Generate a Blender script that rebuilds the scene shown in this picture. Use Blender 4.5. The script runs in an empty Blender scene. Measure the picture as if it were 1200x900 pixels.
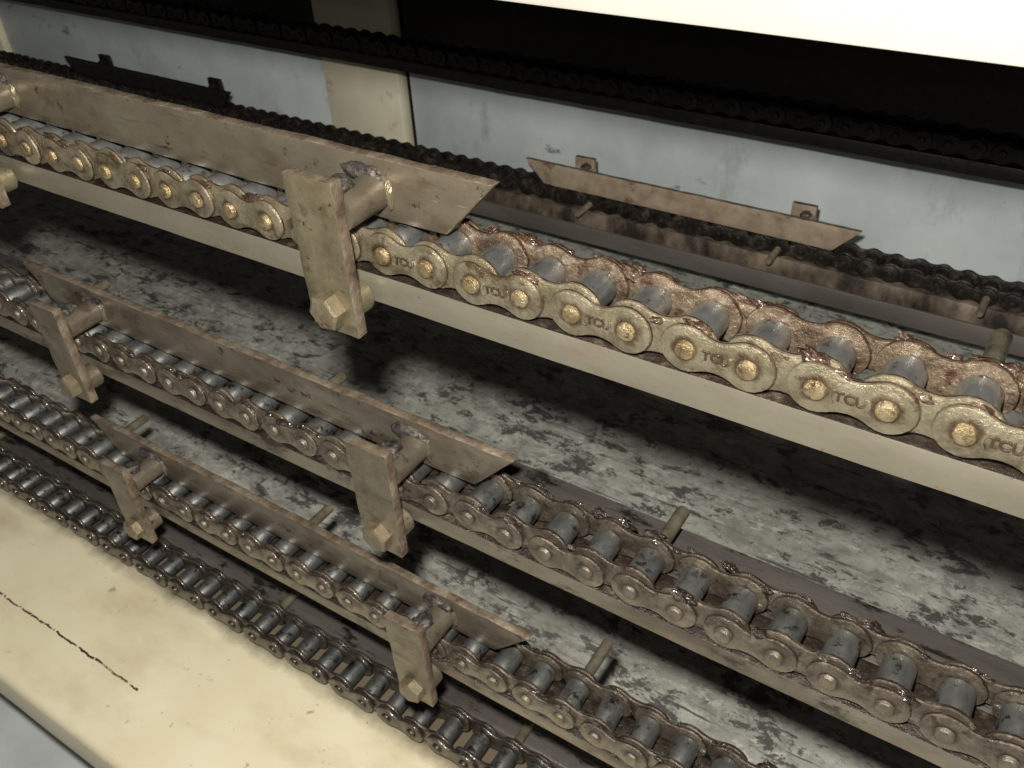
import bpy, bmesh, math, random
from mathutils import Vector, Matrix, noise
random.seed(7)
S=0.0254   # one chain pitch in metres; everything below is in pitches
sc=bpy.context.scene; col=sc.collection

# ---------------------------------------------------------------- materials
def ramp(nt,inp,stops,interp='LINEAR'):
    r=nt.nodes.new('ShaderNodeValToRGB'); r.color_ramp.interpolation=interp
    e=r.color_ramp.elements
    while len(e)<len(stops): e.new(0.5)
    for i,(p,c) in enumerate(stops):
        e[i].position=p
        e[i].color=(c[0],c[1],c[2],1) if isinstance(c,(tuple,list)) else (c,c,c,1)
    nt.links.new(inp,r.inputs[0]); return r
def pos(nt,st=(1,1,1),off=(0,0,0)):
    g=nt.nodes.new('ShaderNodeNewGeometry'); m=nt.nodes.new('ShaderNodeMapping')
    m.inputs['Scale'].default_value=tuple(a/S for a in st); m.inputs['Location'].default_value=off
    nt.links.new(g.outputs['Position'],m.inputs['Vector']); return m.outputs[0]
def nz(nt,v,s,det=5,rough=.6,dist=0):
    n=nt.nodes.new('ShaderNodeTexNoise'); n.inputs['Scale'].default_value=s
    n.inputs['Detail'].default_value=det; n.inputs['Roughness'].default_value=rough; n.inputs['Distortion'].default_value=dist
    nt.links.new(v,n.inputs['Vector']); return n.outputs['Fac']
def mixc(nt,f,a,b):
    m=nt.nodes.new('ShaderNodeMix'); m.data_type='RGBA'
    nt.links.new(f,m.inputs[0])
    for k,x in ((6,a),(7,b)):
        if isinstance(x,tuple): m.inputs[k].default_value=(*x,1)
        else: nt.links.new(x,m.inputs[k])
    return m.outputs[2]
def mth(nt,op,a,b2=None):
    n=nt.nodes.new('ShaderNodeMath'); n.operation=op
    for i,x in enumerate((a,b2)):
        if x is None: continue
        if isinstance(x,(int,float)): n.inputs[i].default_value=x
        else: nt.links.new(x,n.inputs[i])
    return n.outputs[0]
def mat(name,stops,scale=2,st=(1,1,1),rough=(.35,.7),metal=.3,bump=.3,bscale=14,spots=(),coat=0,spec=.5,ring=None):
    m=bpy.data.materials.new(name); m.use_nodes=True; nt=m.node_tree
    b=nt.nodes['Principled BSDF']; v=pos(nt,st)
    c=ramp(nt,nz(nt,v,scale,6,.65),stops).outputs[0]
    for i,(rgb,thr,wid,s,stt) in enumerate(spots):
        vv=pos(nt,stt,(3.1*i,7.7,1.3*i))
        f=ramp(nt,nz(nt,vv,s,6,.7),[(thr,0),(thr+wid,1)]).outputs[0]
        c=mixc(nt,f,c,rgb)
    if ring:
        tc=nt.nodes.new('ShaderNodeTexCoord'); sx=nt.nodes.new('ShaderNodeSeparateXYZ'); nt.links.new(tc.outputs['Object'],sx.inputs[0])
        zz=mth(nt,'POWER',sx.outputs[2],2)
        d0=mth(nt,'SQRT',mth(nt,'ADD',mth(nt,'POWER',sx.outputs[0],2),zz))
        d1=mth(nt,'SQRT',mth(nt,'ADD',mth(nt,'POWER',mth(nt,'SUBTRACT',sx.outputs[0],S),2),zz))
        d=mth(nt,'MINIMUM',d0,d1)
        d=mth(nt,'DIVIDE',d,S); d=mth(nt,'ADD',d,mth(nt,'MULTIPLY',mth(nt,'SUBTRACT',nz(nt,pos(nt),3.5,4,.7),.5),.3))
        f=ramp(nt,d,[(.18,.9),(.26,0)]).outputs[0]
        c=mixc(nt,f,c,ring)
    nt.links.new(c,b.inputs['Base Color'])
    r=ramp(nt,nz(nt,pos(nt,(1,1,1),(5,5,5)),scale*2.3,4,.6),[(.3,rough[0]),(.7,rough[1])]).outputs[0]
    nt.links.new(r,b.inputs['Roughness']); b.inputs['Metallic'].default_value=metal
    b.inputs['Coat Weight'].default_value=coat; b.inputs['Coat Roughness'].default_value=.12
    b.inputs['Specular IOR Level'].default_value=spec
    if bump:
        bp=nt.nodes.new('ShaderNodeBump'); bp.inputs['Strength'].default_value=bump; bp.inputs['Distance'].default_value=S*.06
        nt.links.new(nz(nt,pos(nt),bscale,6,.65),bp.inputs['Height']); nt.links.new(bp.outputs[0],b.inputs['Normal'])
    return m
U1=(1,1,1)
M={}
M['plate1']=mat('olive_brass_steel',[(.3,(.10,.078,.045)),(.45,(.225,.192,.122)),(.6,(.335,.295,.2)),(.8,(.19,.15,.09))],2.2,metal=.5,rough=(.2,.42),bump=.55,
    spots=[((.11,.07,.04),.56,.1,2.2,U1),((.38,.18,.08),.70,.03,2.2,U1)],coat=.4,ring=(.08,.045,.027))
M['plate1in']=mat('greasy_brown_steel',[(.3,(.06,.038,.025)),(.5,(.18,.13,.085)),(.7,(.33,.27,.185))],2.6,metal=.4,rough=(.16,.4),bump=.9,bscale=8,
    spots=[((.08,.036,.022),.54,.12,3.2,U1),((.45,.2,.1),.69,.03,2.5,U1)],coat=.65,ring=(.09,.05,.03))
M['grease1']=mat('wet_brown_grease',[(.3,(.022,.011,.008)),(.5,(.08,.042,.026)),(.7,(.22,.16,.105))],3,metal=.3,rough=(.12,.32),bump=.9,bscale=7,coat=.8)
M['plate2']=mat('brown_oiled_steel',[(.3,(.045,.034,.025)),(.5,(.13,.105,.077)),(.72,(.26,.223,.165))],2.4,metal=.45,rough=(.2,.42),bump=.7,bscale=9,
    spots=[((.055,.033,.023),.55,.1,3,U1)],coat=.45,ring=(.04,.027,.018))
M['grease2']=mat('dark_brown_grease',[(.3,(.015,.011,.008)),(.55,(.05,.036,.027)),(.75,(.17,.135,.1))],3,metal=.3,rough=(.15,.36),bump=.9,bscale=7,coat=.6)
M['plate4']=mat('dark_oiled_steel',[(.3,(.025,.02,.017)),(.55,(.085,.072,.056)),(.75,(.2,.178,.137))],2.4,metal=.45,rough=(.22,.45),bump=.5,bscale=10,
    spots=[((.3,.12,.06),.70,.03,3,U1)],coat=.35,ring=(.03,.02,.015))
M['platef']=mat('black_tar_and_shade_steel',[(.35,(.006,.005,.004)),(.6,(.014,.012,.01)),(.8,(.034,.029,.024))],2.4,metal=.3,rough=(.3,.5),bump=.5,bscale=8)  # greasy black of far steel, also painted shade on the shadowed upper parts
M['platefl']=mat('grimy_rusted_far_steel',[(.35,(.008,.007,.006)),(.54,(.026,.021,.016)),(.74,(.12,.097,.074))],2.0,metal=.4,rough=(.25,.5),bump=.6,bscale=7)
M['roller1']=mat('oily_grey_roller_steel',[(.3,(.25,.262,.255)),(.55,(.40,.413,.40)),(.8,(.26,.255,.23))],2.5,st=(1,.3,1),metal=.85,rough=(.38,.5),bump=.1,
    spots=[((.06,.043,.03),.56,.1,3,U1)],coat=.35)
M['roller']=mat('dull_grey_roller_steel',[(.3,(.17,.178,.173)),(.55,(.31,.32,.305)),(.8,(.18,.175,.155))],2.5,st=(1,.3,1),metal=.85,rough=(.38,.5),bump=.1,
    spots=[((.05,.037,.027),.54,.1,3,U1)],coat=.35)
M['rollerd']=mat('dark_grey_roller_steel',[(.3,(.12,.125,.122)),(.55,(.24,.248,.237)),(.8,(.13,.127,.112))],2.5,st=(1,.3,1),metal=.85,rough=(.38,.5),bump=.1,
    spots=[((.035,.026,.02),.53,.1,3,U1)],coat=.35)
M['pin1']=mat('brassy_pin_head',[(.3,(.2,.135,.06)),(.5,(.38,.29,.155)),(.62,(.5,.41,.26)),(.8,(.25,.17,.085))],3.5,metal=.65,rough=(.2,.4),bump=.7,
    spots=[((.11,.055,.028),.55,.08,4,U1)])
M['pin2']=mat('brown_pin_steel',[(.3,(.1,.08,.06)),(.6,(.22,.185,.14)),(.8,(.34,.29,.225))],3,metal=.55,rough=(.22,.42),bump=.5)
M['extpin']=mat('olive_extended_pin',[(.3,(.12,.1,.065)),(.55,(.27,.24,.165)),(.8,(.38,.34,.25))],3,metal=.5,rough=(.3,.5),bump=.3)
SCR=((.36,.335,.27),.66,.03,3,(.25,1,4))
STK=((.09,.07,.05),.585,.1,1.3,(.22,1,2.5))
M['flight1']=mat('worn_olive_bronze_steel',[(.28,(.142,.115,.08)),(.5,(.215,.182,.13)),(.72,(.285,.248,.182))],.7,st=(.5,1,1),metal=.5,rough=(.25,.45),bump=.2,bscale=10,
    spots=[((.135,.088,.052),.54,.15,.9,(.6,1,1)),STK,SCR,((.06,.04,.028),.62,.06,2.5,U1)],coat=.1)
M['flight2']=mat('grimy_bronze_brown_steel',[(.28,(.095,.077,.056)),(.5,(.16,.134,.098)),(.72,(.235,.203,.152))],1.0,st=(.5,1,1),metal=.4,rough=(.28,.48),bump=.25,bscale=9,
    spots=[((.1,.069,.047),.55,.15,1.1,(.6,1,1)),STK,SCR,((.045,.034,.027),.61,.06,2.5,U1)],coat=.1)
M['flightf']=mat('far_rusty_flight_steel',[(.28,(.17,.12,.083)),(.5,(.28,.217,.153)),(.72,(.36,.293,.22))],1.1,metal=.1,rough=(.5,.7),bump=.3,spots=[((.11,.07,.045),.58,.1,.8,U1)])
M['edge']=mat('rusty_bar_edge',[(.3,(.08,.05,.033)),(.5,(.185,.142,.1)),(.72,(.33,.285,.215))],2,metal=.2,rough=(.4,.6),bump=.7,bscale=8)
M['bracket']=mat('olive_zinc_bracket',[(.28,(.155,.127,.073)),(.5,(.23,.197,.12)),(.72,(.305,.267,.17))],1.2,metal=.5,rough=(.25,.45),bump=.25,bscale=12,
    spots=[((.145,.095,.055),.54,.12,1.4,U1),STK,SCR,((.05,.036,.025),.64,.04,4,U1)],coat=.1)
M['bracket2']=mat('brown_zinc_bracket',[(.28,(.115,.094,.06)),(.5,(.185,.157,.107)),(.72,(.26,.227,.162))],1.2,metal=.45,rough=(.28,.48),bump=.3,bscale=10,
    spots=[((.115,.077,.048),.55,.12,1.4,U1),STK,SCR,((.045,.033,.024),.63,.05,4,U1)],coat=.1)
M['bolt']=mat('tan_zinc_bolt',[(.3,(.16,.125,.075)),(.6,(.28,.235,.155))],2,metal=.45,rough=(.3,.5),bump=.4,spots=[((.12,.07,.04),.58,.08,3,U1)])
M['weld']=mat('sooty_weld',[(.35,(.02,.018,.017)),(.52,(.075,.066,.057)),(.7,(.22,.19,.155))],5,metal=.3,rough=(.3,.55),bump=.6,bscale=10)
M['rail1']=mat('tan_painted_rail',[(.3,(.235,.211,.157)),(.5,(.28,.254,.193)),(.75,(.325,.299,.232))],.8,st=(.4,1,1),metal=.4,rough=(.25,.42),bump=.15,bscale=12,
    spots=[((.24,.182,.115),.55,.16,.8,(.4,1,1)),((.24,.125,.062),.64,.05,1.8,U1),((.07,.05,.037),.66,.03,5,U1)])
M['rail2']=mat('grimy_tan_rail',[(.3,(.11,.09,.068)),(.5,(.195,.167,.126)),(.75,(.285,.253,.195))],.9,st=(.4,1,1),metal=.4,rough=(.28,.48),bump=.25,bscale=10,
    spots=[((.05,.04,.032),.55,.08,1.4,(.5,1,1)),((.18,.11,.065),.62,.06,1.8,(.5,1,1))])
M['shelf']=mat('greasy_dark_steel_shelf',[(.3,(.08,.07,.062)),(.5,(.145,.13,.117)),(.75,(.24,.22,.2))],.9,st=(.12,1,1),metal=.5,rough=(.25,.45),bump=.25,bscale=10,
    spots=[((.03,.025,.021),.55,.07,1.8,(.4,1,1))])
M['farbeam']=mat('far_grey_brown_beam',[(.3,(.065,.056,.048)),(.5,(.1,.089,.076)),(.75,(.15,.133,.113))],.4,st=(.2,1,1),metal=.1,rough=(.5,.7),bump=.2)
M['farrail']=mat('far_rusted_rail',[(.4,(.018,.014,.011)),(.52,(.1,.075,.054)),(.72,(.28,.22,.16))],.8,st=(.7,1,.35),metal=.1,rough=(.5,.7),bump=.4,bscale=5)
M['cream']=mat('cream_painted_steel',[(.3,(.43,.41,.36)),(.7,(.48,.46,.41))],.5,metal=0,rough=(.4,.55),bump=.05,
    spots=[((.3,.2,.11),.68,.04,2,U1)])
M['post']=mat('cream_post_paint',[(.3,(.60,.55,.41)),(.7,(.70,.66,.51))],.3,metal=0,rough=(.4,.55),bump=.05,spots=[((.4,.34,.24),.6,.1,.35,U1)])
M['wall']=mat('grey_panel_paint',[(.3,(.36,.40,.405)),(.5,(.45,.495,.495)),(.7,(.53,.575,.57))],.14,metal=0,rough=(.4,.6),bump=.04,
    spots=[((.3,.335,.335),.57,.12,.3,(1,1,.5)),((.2,.22,.22),.64,.05,1.0,(.3,1,.4))])
M['black']=mat('black_gap',[(0,(.006,.006,.006)),(1,(.012,.012,.012))],metal=0,bump=0)
M['ground']=mat('pale_grey_floor_paint',[(.3,(.4,.42,.43)),(.7,(.52,.54,.55))],.3,metal=0,bump=.05)
def floor_mat():
    m=bpy.data.materials.new('worn_speckled_floor_paint'); m.use_nodes=True; nt=m.node_tree; b=nt.nodes['Principled BSDF']
    base=ramp(nt,nz(nt,pos(nt,(.7,1,1)),.7,6,.75),[(.3,(.22,.222,.195)),(.5,(.34,.343,.3)),(.7,(.47,.472,.415))]).outputs[0]
    f2=ramp(nt,nz(nt,pos(nt,(.8,1.2,1),(9,2,0)),1.6,8,.8,.3),[(.50,0),(.55,.65)]).outputs[0]
    c=mixc(nt,f2,base,(.17,.172,.153))
    f3=ramp(nt,nz(nt,pos(nt,(.7,1.2,1),(2,9,0)),1.2,8,.8),[(.57,0),(.6,.7)]).outputs[0]
    c=mixc(nt,f3,c,(.55,.553,.495))
    f1=ramp(nt,nz(nt,pos(nt,(.65,1.1,1)),1.05,9,.78,.3),[(.545,0),(.565,.92)]).outputs[0]
    c=mixc(nt,f1,c,(.055,.057,.053))
    f5=ramp(nt,nz(nt,pos(nt,(.18,2.6,1),(6,1,0)),1.2,8,.75),[(.60,0),(.62,.9)]).outputs[0]
    c=mixc(nt,f5,c,(.06,.06,.055))
    f4=ramp(nt,nz(nt,pos(nt,(1,1,1),(4,4,0)),.13,3,.5),[(.52,0),(.78,.45)]).outputs[0]
    c=mixc(nt,f4,c,(.13,.118,.095))
    nt.links.new(c,b.inputs['Base Color']); b.inputs['Roughness'].default_value=.45
    bp=nt.nodes.new('ShaderNodeBump'); bp.inputs['Strength'].default_value=.5; bp.inputs['Distance'].default_value=S*.05
    nt.links.new(f1,bp.inputs['Height']); nt.links.new(bp.outputs[0],b.inputs['Normal'])
    return m
M['floor']=floor_mat()
def yellow_mat():
    m=bpy.data.materials.new('yellowed_cream_frame_paint'); m.use_nodes=True; nt=m.node_tree; b=nt.nodes['Principled BSDF']
    c=ramp(nt,nz(nt,pos(nt),.3,6,.6),[(.3,(.71,.64,.43)),(.7,(.79,.73,.53))]).outputs[0]
    g=nt.nodes.new('ShaderNodeNewGeometry'); sx=nt.nodes.new('ShaderNodeSeparateXYZ'); nt.links.new(g.outputs['Position'],sx.inputs[0])
    w=mth(nt,'MULTIPLY',mth(nt,'SUBTRACT',nz(nt,pos(nt),1.2,6,.7),.5),.3*S)
    d=mth(nt,'ABSOLUTE',mth(nt,'ADD',mth(nt,'ADD',sx.outputs[1],3.87*S),w))
    k=mth(nt,'MULTIPLY',mth(nt,'LESS_THAN',d,.04*S),mth(nt,'LESS_THAN',sx.outputs[0],-11.2*S))
    k=mth(nt,'MULTIPLY',k,mth(nt,'GREATER_THAN',nz(nt,pos(nt,U1,(1,1,1)),3,6,.7),.44))
    c=mixc(nt,k,c,(.05,.035,.02))
    f=ramp(nt,nz(nt,pos(nt,U1,(2,2,2)),1.3,8,.75),[(.62,0),(.67,.8)]).outputs[0]
    c=mixc(nt,f,c,(.3,.22,.12))
    f=ramp(nt,nz(nt,pos(nt,(.5,1,1),(7,2,2)),.35,5,.6),[(.50,0),(.75,.65)]).outputs[0]
    c=mixc(nt,f,c,(.48,.38,.22))
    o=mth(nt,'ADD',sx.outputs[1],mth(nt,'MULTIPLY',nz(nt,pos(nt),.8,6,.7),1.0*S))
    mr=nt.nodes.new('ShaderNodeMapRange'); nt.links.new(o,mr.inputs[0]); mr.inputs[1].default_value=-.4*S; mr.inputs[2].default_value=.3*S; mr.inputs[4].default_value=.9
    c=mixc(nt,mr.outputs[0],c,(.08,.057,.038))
    nt.links.new(c,b.inputs['Base Color']); b.inputs['Roughness'].default_value=.45
    return m
M['yellow']=yellow_mat()

# ---------------------------------------------------------------- mesh helpers
def tomesh(name,bm,m,smooth=None,m2=None,test=None):
    bmesh.ops.recalc_face_normals(bm,faces=bm.faces)
    if m2:
        for f in bm.faces:
            if test(f): f.material_index=1
    me=bpy.data.meshes.new(name); bm.to_mesh(me); bm.free(); me.materials.append(M[m])
    if m2: me.materials.append(M[m2])
    me.transform(Matrix.Scale(S,4))
    if smooth is not None:
        me.polygons.foreach_set('use_smooth',[True]*len(me.polygons)); me.set_sharp_from_angle(angle=math.radians(smooth))
    return me
def put(name,me,loc=(0,0,0),parent=None,rot=None):
    o=bpy.data.objects.new(name,me); col.objects.link(o); o.location=Vector(loc)*S
    if rot: o.rotation_euler=rot
    if parent: o.parent=parent
    return o
def thing(o,label,cat,group=None):
    o['label']=label; o['category']=cat
    if group: o['group']=group
    return o
def box(x0,x1,y0,y1,z0,z1,bev=.04,step=.5,amp=.0,freq=1.5,seg=2):
    bm=bmesh.new(); bmesh.ops.create_cube(bm,size=1)
    for v in bm.verts:
        v.co=Vector(((x0+x1)/2+v.co.x*(x1-x0),(y0+y1)/2+v.co.y*(y1-y0),(z0+z1)/2+v.co.z*(z1-z0)))
    if bev: bmesh.ops.bevel(bm,geom=bm.edges[:],offset=bev,segments=seg,affect='EDGES',profile=.5)
    if amp: roughen(bm,(x0,x1),(z0,z1),step,amp,freq)
    return bm
def roughen(bm,xr,zr,step,amp,freq):
    for ax,(a,b) in ((0,xr),(2,zr)):
        n=int((b-a)/step); no=Vector((1,0,0)) if ax==0 else Vector((0,0,1))
        for i in range(1,n):
            co=Vector((0,0,0)); co[ax]=a+(b-a)*i/n
            bmesh.ops.bisect_plane(bm,geom=bm.verts[:]+bm.edges[:]+bm.faces[:],plane_co=co,plane_no=no)
    for v in bm.verts: v.co+=noise.noise_vector(v.co*freq)*amp
def prism(poly,y0,y1,bev,step=0,amp=0,freq=2):
    bm=bmesh.new(); vs=[bm.verts.new((x,y0,z)) for x,z in poly]; f=bm.faces.new(vs)
    r=bmesh.ops.extrude_face_region(bm,geom=[f]); bmesh.ops.translate(bm,vec=(0,y1-y0,0),verts=[e for e in r['geom'] if isinstance(e,bmesh.types.BMVert)])
    bmesh.ops.recalc_face_normals(bm,faces=bm.faces)
    if bev: bmesh.ops.bevel(bm,geom=bm.edges[:],offset=bev,segments=2,affect='EDGES',profile=.5)
    if amp:
        xs=[p[0] for p in poly]; zs=[p[1] for p in poly]; roughen(bm,(min(xs),max(xs)),(min(zs),max(zs)),step,amp,freq)
    return bm
def lathe(prof,n=28,c=(0,0,0)):   # prof: (radius, y)
    bm=bmesh.new(); rings=[]
    for r,y in prof:
        if r<1e-6: rings.append([bm.verts.new((c[0],c[1]+y,c[2]))])
        else: rings.append([bm.verts.new((c[0]+r*math.cos(2*math.pi*i/n),c[1]+y,c[2]+r*math.sin(2*math.pi*i/n))) for i in range(n)])
    for a,b in zip(rings,rings[1:]):
        for i in range(n):
            j=(i+1)%n
            if len(a)==1: bm.faces.new((a[0],b[i],b[j]))
            elif len(b)==1: bm.faces.new((a[i],a[j],b[0]))
            else: bm.faces.new((a[i],a[j],b[j],b[i]))
    return bm
def plate(r,w,y0,y1,b=.045,amp=.006):
    t0=math.radians(62); pts=[]
    k=14
    for i in range(k+1):
        a=t0+(2*math.pi-2*t0)*i/k; pts.append((r*math.cos(a),r*math.sin(a)))
    xa=r*math.cos(t0); h=r*math.sin(t0); L=1-2*xa
    for i in range(1,8):
        t=i/8; pts.append((xa+L*t,-(w+(h-w)*(2*t-1)**2)))
    for i in range(k+1):
        a=-math.pi+t0+(2*math.pi-2*t0)*i/k; pts.append((1+r*math.cos(a),r*math.sin(a)))
    for i in range(1,8):
        t=i/8; pts.append((1-xa-L*t,(w+(h-w)*(2*t-1)**2)))
    n=len(pts)
    def inset(d):
        out=[]
        for i in range(n):
            p=Vector(pts[i-1]);q=Vector(pts[(i+1)%n]);t=(q-p).normalized(); nn=Vector((-t.y,t.x))
            c=Vector(pts[i]); out.append(c+nn*d)
        return out
    bm=bmesh.new(); rings=[]
    for d,y in ((b,y0),(b*.3,y0+b*.3),(0,y0+b),(0,y1-b),(b*.3,y1-b*.3),(b,y1)):
        rings.append([bm.verts.new((c.x,y,c.y)) for c in inset(d)])
    for a,c in zip(rings,rings[1:]):
        for i in range(n): j=(i+1)%n; bm.faces.new((a[i],a[j],c[j],c[i]))
    bm.faces.new(rings[0]); bm.faces.new(rings[-1][::-1])
    for v in bm.verts: v.co+=noise.noise_vector(v.co*3+Vector((r*9,y0*5,0)))*amp
    return bm
def text_mesh(s,size,m):
    cu=bpy.data.curves.new('t','FONT'); cu.body=s; cu.size=size; cu.extrude=.02; cu.bevel_depth=.008; cu.align_x='CENTER'; cu.align_y='CENTER'
    ob=bpy.data.objects.new('t',cu); col.objects.link(ob); dg=bpy.context.evaluated_depsgraph_get(); dg.update()
    me=bpy.data.meshes.new_from_object(ob.evaluated_get(dg)); bpy.data.objects.remove(ob)
    me.transform(Matrix.Rotation(math.pi/2,4,'X')); me.transform(Matrix.Scale(S,4)); me.materials.clear(); me.materials.append(M[m]); return me
def lump(r,seed,sy=(1,1,1),amp=.35,sub=4):
    bm=bmesh.new(); bmesh.ops.create_icosphere(bm,subdivisions=sub,radius=r)
    for v in bm.verts:
        d=1+amp*noise.fractal(v.co*(1.4/r)+Vector((seed,0,0)),1,2,4)
        v.co=Vector((v.co.x*sy[0]*d,v.co.y*sy[1]*d,v.co.z*sy[2]*d))
    return bm

# ---------------------------------------------------------------- roller chains
W=.15   # chain is a little wider towards its inner side
def chain(x0,y,z,n0,n1,po,pi_,pr,pp,gr,ext,label,parity=0,mirror=1,text=False,detail=True,jit=1.0,clumps=0):
    seg=28 if detail else 12
    rim=lambda f: abs(f.normal.y)<.35
    P_out_n=[tomesh('outer_plate',plate(.425,.285,-.585,-.455,amp=.009+.002*i),po,35,gr,rim) for i in range(2)]
    P_out_f=tomesh('outer_plate',plate(.425,.285,.455+W,.585+W,amp=.01),pi_,35,gr,rim)
    P_in_n=tomesh('inner_plate',plate(.475,.345,-.44,-.315,amp=.009),po,35,gr,rim)
    P_in_f=tomesh('inner_plate',plate(.475,.345,.315+W,.44+W,amp=.01),pi_,35,gr,rim)
    rol=tomesh('roller',lathe([(.12,-.3),(.27,-.3),(.297,-.275),(.305,-.24),(.305,.24+W),(.297,.275+W),(.27,.3+W),(.12,.3+W)],seg),pr,30)
    pin=tomesh('pin',lathe([(0,-.675),(.1,-.675),(.145,-.66),(.168,-.62),(.168,.61+W),(.15,.64+W),(0,.66+W)],seg),pp,40)
    sg=mirror
    a0,a1=(0,W) if sg>0 else (W,0)
    epin=tomesh('extended_pin',lathe([(0,(-.675-a0)*sg),(.1,(-.675-a0)*sg),(.145,(-.66-a0)*sg),(.168,(-.62-a0)*sg),(.168,(.7+a1)*sg),(.155,(.72+a1)*sg),(.155,1.97*sg),(.13,2.02*sg),(0,2.02*sg)],seg),pp,40)
    epin.materials.append(M['extpin'])
    for p in epin.polygons:
        if abs(p.center.y)>.6*S and p.center.y*sg>0: p.material_index=1
    tm=text_mesh('(TCU)',.225,po) if text else None
    gl=[tomesh('grease_clump',lump(.08+.02*i,i*4.1+z,(1.6,.7,.7),.6,3),gr,60) for i in range(4)] if clumps else []
    root=put('roller_chain',None,(x0+n0,y,z)); root.empty_display_size=S
    thing(root,label,'chain','conveyor roller chains')
    R=random.Random(int(abs(z*10)+abs(y)*7))
    dz={n:(R.uniform(-.018,.018)*jit) for n in range(n0,n1+2)}
    for n in range(n0,n1+1):
        L=n-n0
        put('extended_pin' if n in ext else 'pin',epin if n in ext else pin,(L,R.uniform(-.015,.015),dz[n]),root,(0,R.uniform(0,6.28),0))
        put('roller',rol,(L,0,dz[n]),root,(0,R.uniform(0,6.28),0))
        if n==n1: continue
        a=math.atan2(dz[n]-dz[n+1],1)
        yo=R.uniform(-.014,.014); tw=R.uniform(-.012,.012); rl=R.uniform(-.02,.02)
        if (n-parity)%2==0:
            put('outer_plate',P_out_n[R.randint(0,1)],(L,yo,dz[n]),root,(rl,a,tw))
            put('outer_plate',P_out_f,(L,yo,dz[n]),root,(0,a,tw))
            if text and n>=-1: put('stamped_mark',tm,(L+.5,-.585+yo,dz[n]),root,(rl,a,tw))
        else:
            put('inner_plate',P_in_n,(L,yo,dz[n]),root,(rl*.5,a,tw)); put('inner_plate',P_in_f,(L,yo,dz[n]),root,(0,a,tw))
        if clumps and n>=-14:
            for q in range(clumps):
                xx=R.random(); top=.40-.1*math.sin(math.pi*xx)
                yy=(.5+W+R.uniform(-.12,.1)) if R.random()<.7 else -.46+R.uniform(-.05,.05)
                s=R.uniform(.5,1.1)
                o=put('grease_clump',gl[R.randint(0,3)],(L+xx,yy,top+.02),root,(R.random()*.5,R.random()*.5,R.uniform(-.3,.3))); o.scale=(s,s,s*.8)
    return root
Z=[0,-6.34,-12.21,-17.38]; Yc=[0,.147,.087,0]
chain(0,0,0,-18,15,'plate1','plate1in','roller1','pin1','grease1',{10,0,-10},'olive brown roller chain with brassy pins and reddish grease',text=True,clumps=3)
chain(1.2,Yc[1],Z[1],-26,13,'plate2','plate2','roller','pin2','grease2',{4,-6,-16},'brown greasy roller chain running over a dark steel shelf',clumps=3)
chain(2.48,Yc[2],Z[2],-32,11,'plate2','plate2','roller','pin2','grease2',{1,-9,-18,11},'dirty brown roller chain on a narrow grimy rail',clumps=2)
chain(1.1,Yc[3],Z[3],-36,11,'plate4','plate4','rollerd','plate4','grease2',{0,-10,-19,-28},'dark oily roller chain lying on the yellowed frame')
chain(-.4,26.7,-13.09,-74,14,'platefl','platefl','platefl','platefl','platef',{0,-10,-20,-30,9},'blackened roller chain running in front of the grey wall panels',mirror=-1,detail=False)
chain(-.4,26.7,-6.9,-74,14,'platef','platef','platef','platef','platef',set(),'roller chain coloured black for the shadow of the beam',mirror=-1,detail=False)  # black colour stands in for the beam's shadow on this strand

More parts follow.
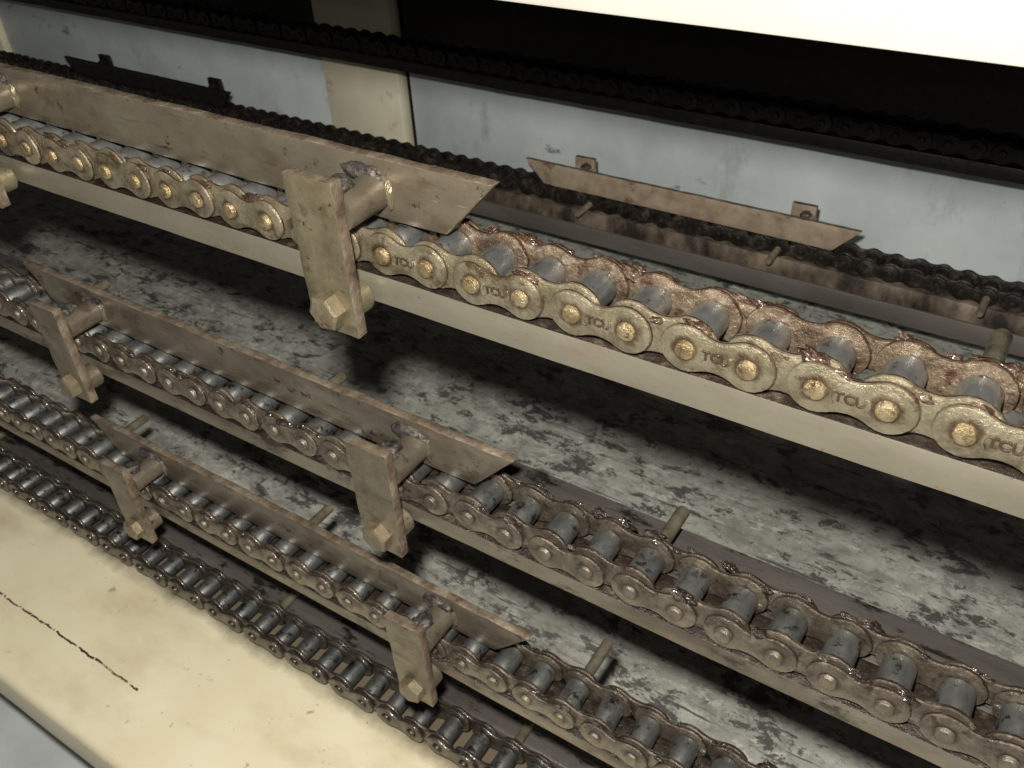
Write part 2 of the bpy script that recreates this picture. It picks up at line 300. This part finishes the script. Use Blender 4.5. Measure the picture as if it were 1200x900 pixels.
# ---------------------------------------------------------------- flights (pusher bars with brackets)
def hexbolt(bz,rot):
    bm=bmesh.new(); rings=[]
    for r,y in ((.0,-1.60),(.30,-1.60),(.37,-1.56),(.37,-1.36),(.37,-1.31)):
        if r==0: rings.append(None); c=bm.verts.new((0,y-.005,bz)); continue
        rings.append([bm.verts.new((r*math.cos(math.pi/3*i+rot),y,bz+r*math.sin(math.pi/3*i+rot))) for i in range(6)])
    for i in range(6): bm.faces.new((c,rings[1][i],rings[1][(i+1)%6]))
    for a,b in zip(rings[1:],rings[2:]):
        for i in range(6): bm.faces.new((a[i],a[(i+1)%6],b[(i+1)%6],b[i]))
    return bm
def flight(xb,y,z,mb,mk,sg,label,me='edge',mbolt='bolt',mw='weld'):
    def flip(bm):
        if sg<0:
            for v in bm.verts: v.co.y=-v.co.y
        return bm
    root=put('pusher_flight',None,(xb,y,z)); thing(root,label,'pusher bar','pusher flights on the chains')
    bar=prism([(-14.5,1.62),(-13.4,.42),(1.87,.42),(2.98,1.62)],0,.24,.03,.3,.02,1.6)
    put('blade',tomesh('blade',flip(bar),mb,40,me,lambda f:abs(f.normal.y)<.6),(0,0,0),root)
    for k,dx in enumerate((0,-11.63)):
        br=put('mounting_bracket',tomesh('mounting_bracket',flip(box(-.58,.58,-1.32,-1.06,-1.47,1.68,.03,.25,.022,1.9)),mk,40,me,lambda f:abs(f.normal.y)<.5),(dx,0,0),root,(0,random.uniform(-.02,.02),0))
        bz=-.95
        put('bolt',tomesh('bolt',flip(hexbolt(bz,random.uniform(0,1))),mbolt,30),(0,0,0),br)
        put('spacer_roller',tomesh('spacer_roller',flip(lathe([(.1,-1.06),(.33,-1.06),(.36,-1.03),(.36,-.66),(.33,-.63),(.1,-.63)],28,(.12,0,bz))),mk,30),(0,0,0),br)
        put('spacer_tube',tomesh('spacer_tube',flip(lathe([(.1,-1.06),(.36,-1.06),(.36,.0),(.1,.0)],28,(.34,0,.98))),mb,30),(0,0,0),br)
        w=lump(.30,k*3.3+z,(1.6,.45,.6),.3)
        for v in w.verts: v.co+=Vector((.15,-.06,1.3))
        put('weld_bead',tomesh('weld_bead',flip(w),mw,60),(0,0,0),br)
        w=lump(.2,k*5.3+z+9,(1.3,1.5,.9),.3)
        for v in w.verts: v.co+=Vector((.22,-.78,1.34))
        put('weld_bead',tomesh('weld_bead',flip(w),mw,60),(0,0,0),br)
        w=lump(.15,k*5.3+z+19,(.6,.6,1.9),.3)
        for v in w.verts: v.co+=Vector((.68,-.03,.95))
        put('weld_bead',tomesh('weld_bead',flip(w),mk,60),(0,0,0),br)
    return root
flight(-.795,Yc[0],Z[0],'flight1','bracket',1,'worn olive steel pusher bar bolted above the upper chain')
flight(-.852,Yc[1],Z[1],'flight2','bracket2',1,'brown rusty pusher bar with two bolted brackets on a chain')
flight(-.689,Yc[2],Z[2],'flight2','bracket2',1,'grimy brown pusher bar on the chain above the frame')
flight(.09,26.5,-13.09,'flightf','flightf',-1,'rusty pusher bar on the blackened chain by the wall')
flight(-39.9,26.5,-13.09,'platef','platef',-1,'blackened pusher bar on the far chain by the wall','platef','platef','platef')

# ---------------------------------------------------------------- rails
UP=lambda f:f.normal.z>.8
def rail(label,bm,m,name='chain_rail',m2=None):
    o=put(name,tomesh(name,bm,m,40,m2,UP if m2 else None)); thing(o,label,'rail','rails under the chains'); return o
rail('tan painted steel rail with rust spots under the upper chain',box(-26,18,-.52,.5+W,-1.14,-.5,.03,.6,.012,.8),'rail1',m2='grease2')
r=rail('grimy tan rail carrying the brown greasy chain',box(-32,18,-.40,.62+W,Z[1]-1.0,Z[1]-.5,.03,.6,.012,.8),'rail2',m2='grease2')
sh=put('shelf',tomesh('shelf',box(-32,18,.63+W,2.15,Z[1]-.85,Z[1]-.54,.03,.6,.01,.8),'shelf',40),(0,0,0),r)
lp=put('guide_strip',tomesh('guide_strip',box(-32,18,1.3,1.48,Z[1]-.536,Z[1]-.40,.03,.6,.008,.8),'shelf',40),(0,0,0),r)
rail('narrow grimy brown rail under a dirty chain',box(-36,16,-.46,.56+W,Z[2]-.95,Z[2]-.5,.03,.6,.012,.8),'rail2',m2='grease2')
rail('dark greasy steel guide bar beside the bottom chain',box(-44,14,.95,1.62,-18.1,-17.58,.12,.6,.012,.8,3),'shelf',name='guide_bar')
fr=rail('grey brown beam with rusted top edge carrying a black chain',box(-95,22,26.0,27.6,-15.4,-14.45,.05,.8,.02,.6),'farbeam')
put('rusted_strip',tomesh('rusted_strip',box(-95,22,26.05,27.5,-14.44,-13.56,.05,.8,.05,.9),'farrail',40),(0,0,0),fr)
rail('dark rail under the shadowed far chain',box(-95,22,26.2,27.2,-8.0,-7.4,.05,.8,.02,.6),'platef')

# ---------------------------------------------------------------- frame, walls, floor
o=put('top_beam',tomesh('top_beam',box(-40,20,0,.6,4.56,9.5,.06,1,.006,.5),'cream',40)); thing(o,'bright cream painted steel beam over the chains','beam')
o=put('ambient_blocker',tomesh('ambient_blocker',box(-120,40,.7,33,9.6,10,.05),'platef',40)); thing(o,'unseen dark plate added overhead to block ambient light','light blocker')  # added out of view, keeps ambient light off the upper back wall
o=put('base_frame',tomesh('base_frame',box(-60,18,-6.1,1.9,-20.4,-18.12,.35,1,.015,.5,4),'yellow',60)); thing(o,'yellowed cream machine frame with chipped seam and stains','frame')
def sheet(name,x0,x1,y0,y1,z,m):
    bm=bmesh.new(); vs=[bm.verts.new(p) for p in ((x0,y0,z),(x1,y0,z),(x1,y1,z),(x0,y1,z))]; bm.faces.new(vs)
    o=put(name,tomesh(name,bm,m)); o['kind']='structure'; return o
sheet('floor',-130,40,1.3,32.6,-18.5,'floor')
sheet('ground',-200,150,-120,1.0,-26,'ground')
WY=32; ZU=-8.9
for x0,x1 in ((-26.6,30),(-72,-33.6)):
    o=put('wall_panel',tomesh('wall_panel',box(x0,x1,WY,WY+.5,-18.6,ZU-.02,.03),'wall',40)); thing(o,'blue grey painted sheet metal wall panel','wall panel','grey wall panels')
    o=put('shade_painted_panel',tomesh('shade_painted_panel',box(x0,x1,WY,WY+.5,ZU,9.5,.03),'platef',40)); thing(o,'upper cabinet wall panel coloured black as beam shadow','wall panel','shade black upper panels')  # beam shadow on the upper wall painted in as a black panel
o=put('wall_gap',tomesh('wall_gap',box(-130,40,WY+.55,WY+.9,-18.6,9.5,0),'black')); thing(o,'black backing behind the wall panels','backing')
for x0,x1 in ((-33.5,-27.1),(-90,-72.1)):
    o=put('wall_post',tomesh('wall_post',box(x0,x1,WY-.6,WY+.4,-18.6,9.4,.15),'post',40)); thing(o,'cream painted upright post between wall panels','post','cream wall posts')

# ---------------------------------------------------------------- camera
Rw=[[0.837679,0.544044,-0.048073],[0.30078,-0.533,-0.790849],[-0.455879,0.648018,-0.61012]]
C=Vector((10.2045,-11.2107,8.0914))
cd=bpy.data.cameras.new('camera'); cam=bpy.data.objects.new('camera',cd); col.objects.link(cam)
r0,r1,r2=(Vector(a) for a in Rw)
mw=Matrix((( r0.x,-r1.x,-r2.x,C.x*S),(r0.y,-r1.y,-r2.y,C.y*S),(r0.z,-r1.z,-r2.z,C.z*S),(0,0,0,1)))
cam.matrix_world=mw
cd.sensor_width=36; cd.lens=36*1053.44/1200; cd.clip_start=.01; cd.clip_end=50
cd.dof.use_dof=True; cd.dof.focus_distance=15*S; cd.dof.aperture_fstop=36
sc.camera=cam
# ---------------------------------------------------------------- flash and weak room light
ld=bpy.data.lights.new('flash','POINT'); ld.energy=13.5; ld.shadow_soft_size=.5*S; ld.color=(1,.96,.89)
ld.use_nodes=True; nt=ld.node_tree; em=nt.nodes['Emission']
lf=nt.nodes.new('ShaderNodeLightFalloff'); lf.inputs['Strength'].default_value=2.8; nt.links.new(lf.outputs['Linear'],em.inputs['Strength'])
lo=bpy.data.objects.new('flash',ld); col.objects.link(lo); lo.location=(C+r1*-2.0+r0*-.9)*S
w=bpy.data.worlds.new('World'); sc.world=w; w.use_nodes=True
w.node_tree.nodes['Background'].inputs[0].default_value=(1,.96,.9,1); w.node_tree.nodes['Background'].inputs[1].default_value=.07
sc.view_settings.view_transform='Standard'; sc.view_settings.look='None'; sc.view_settings.exposure=0
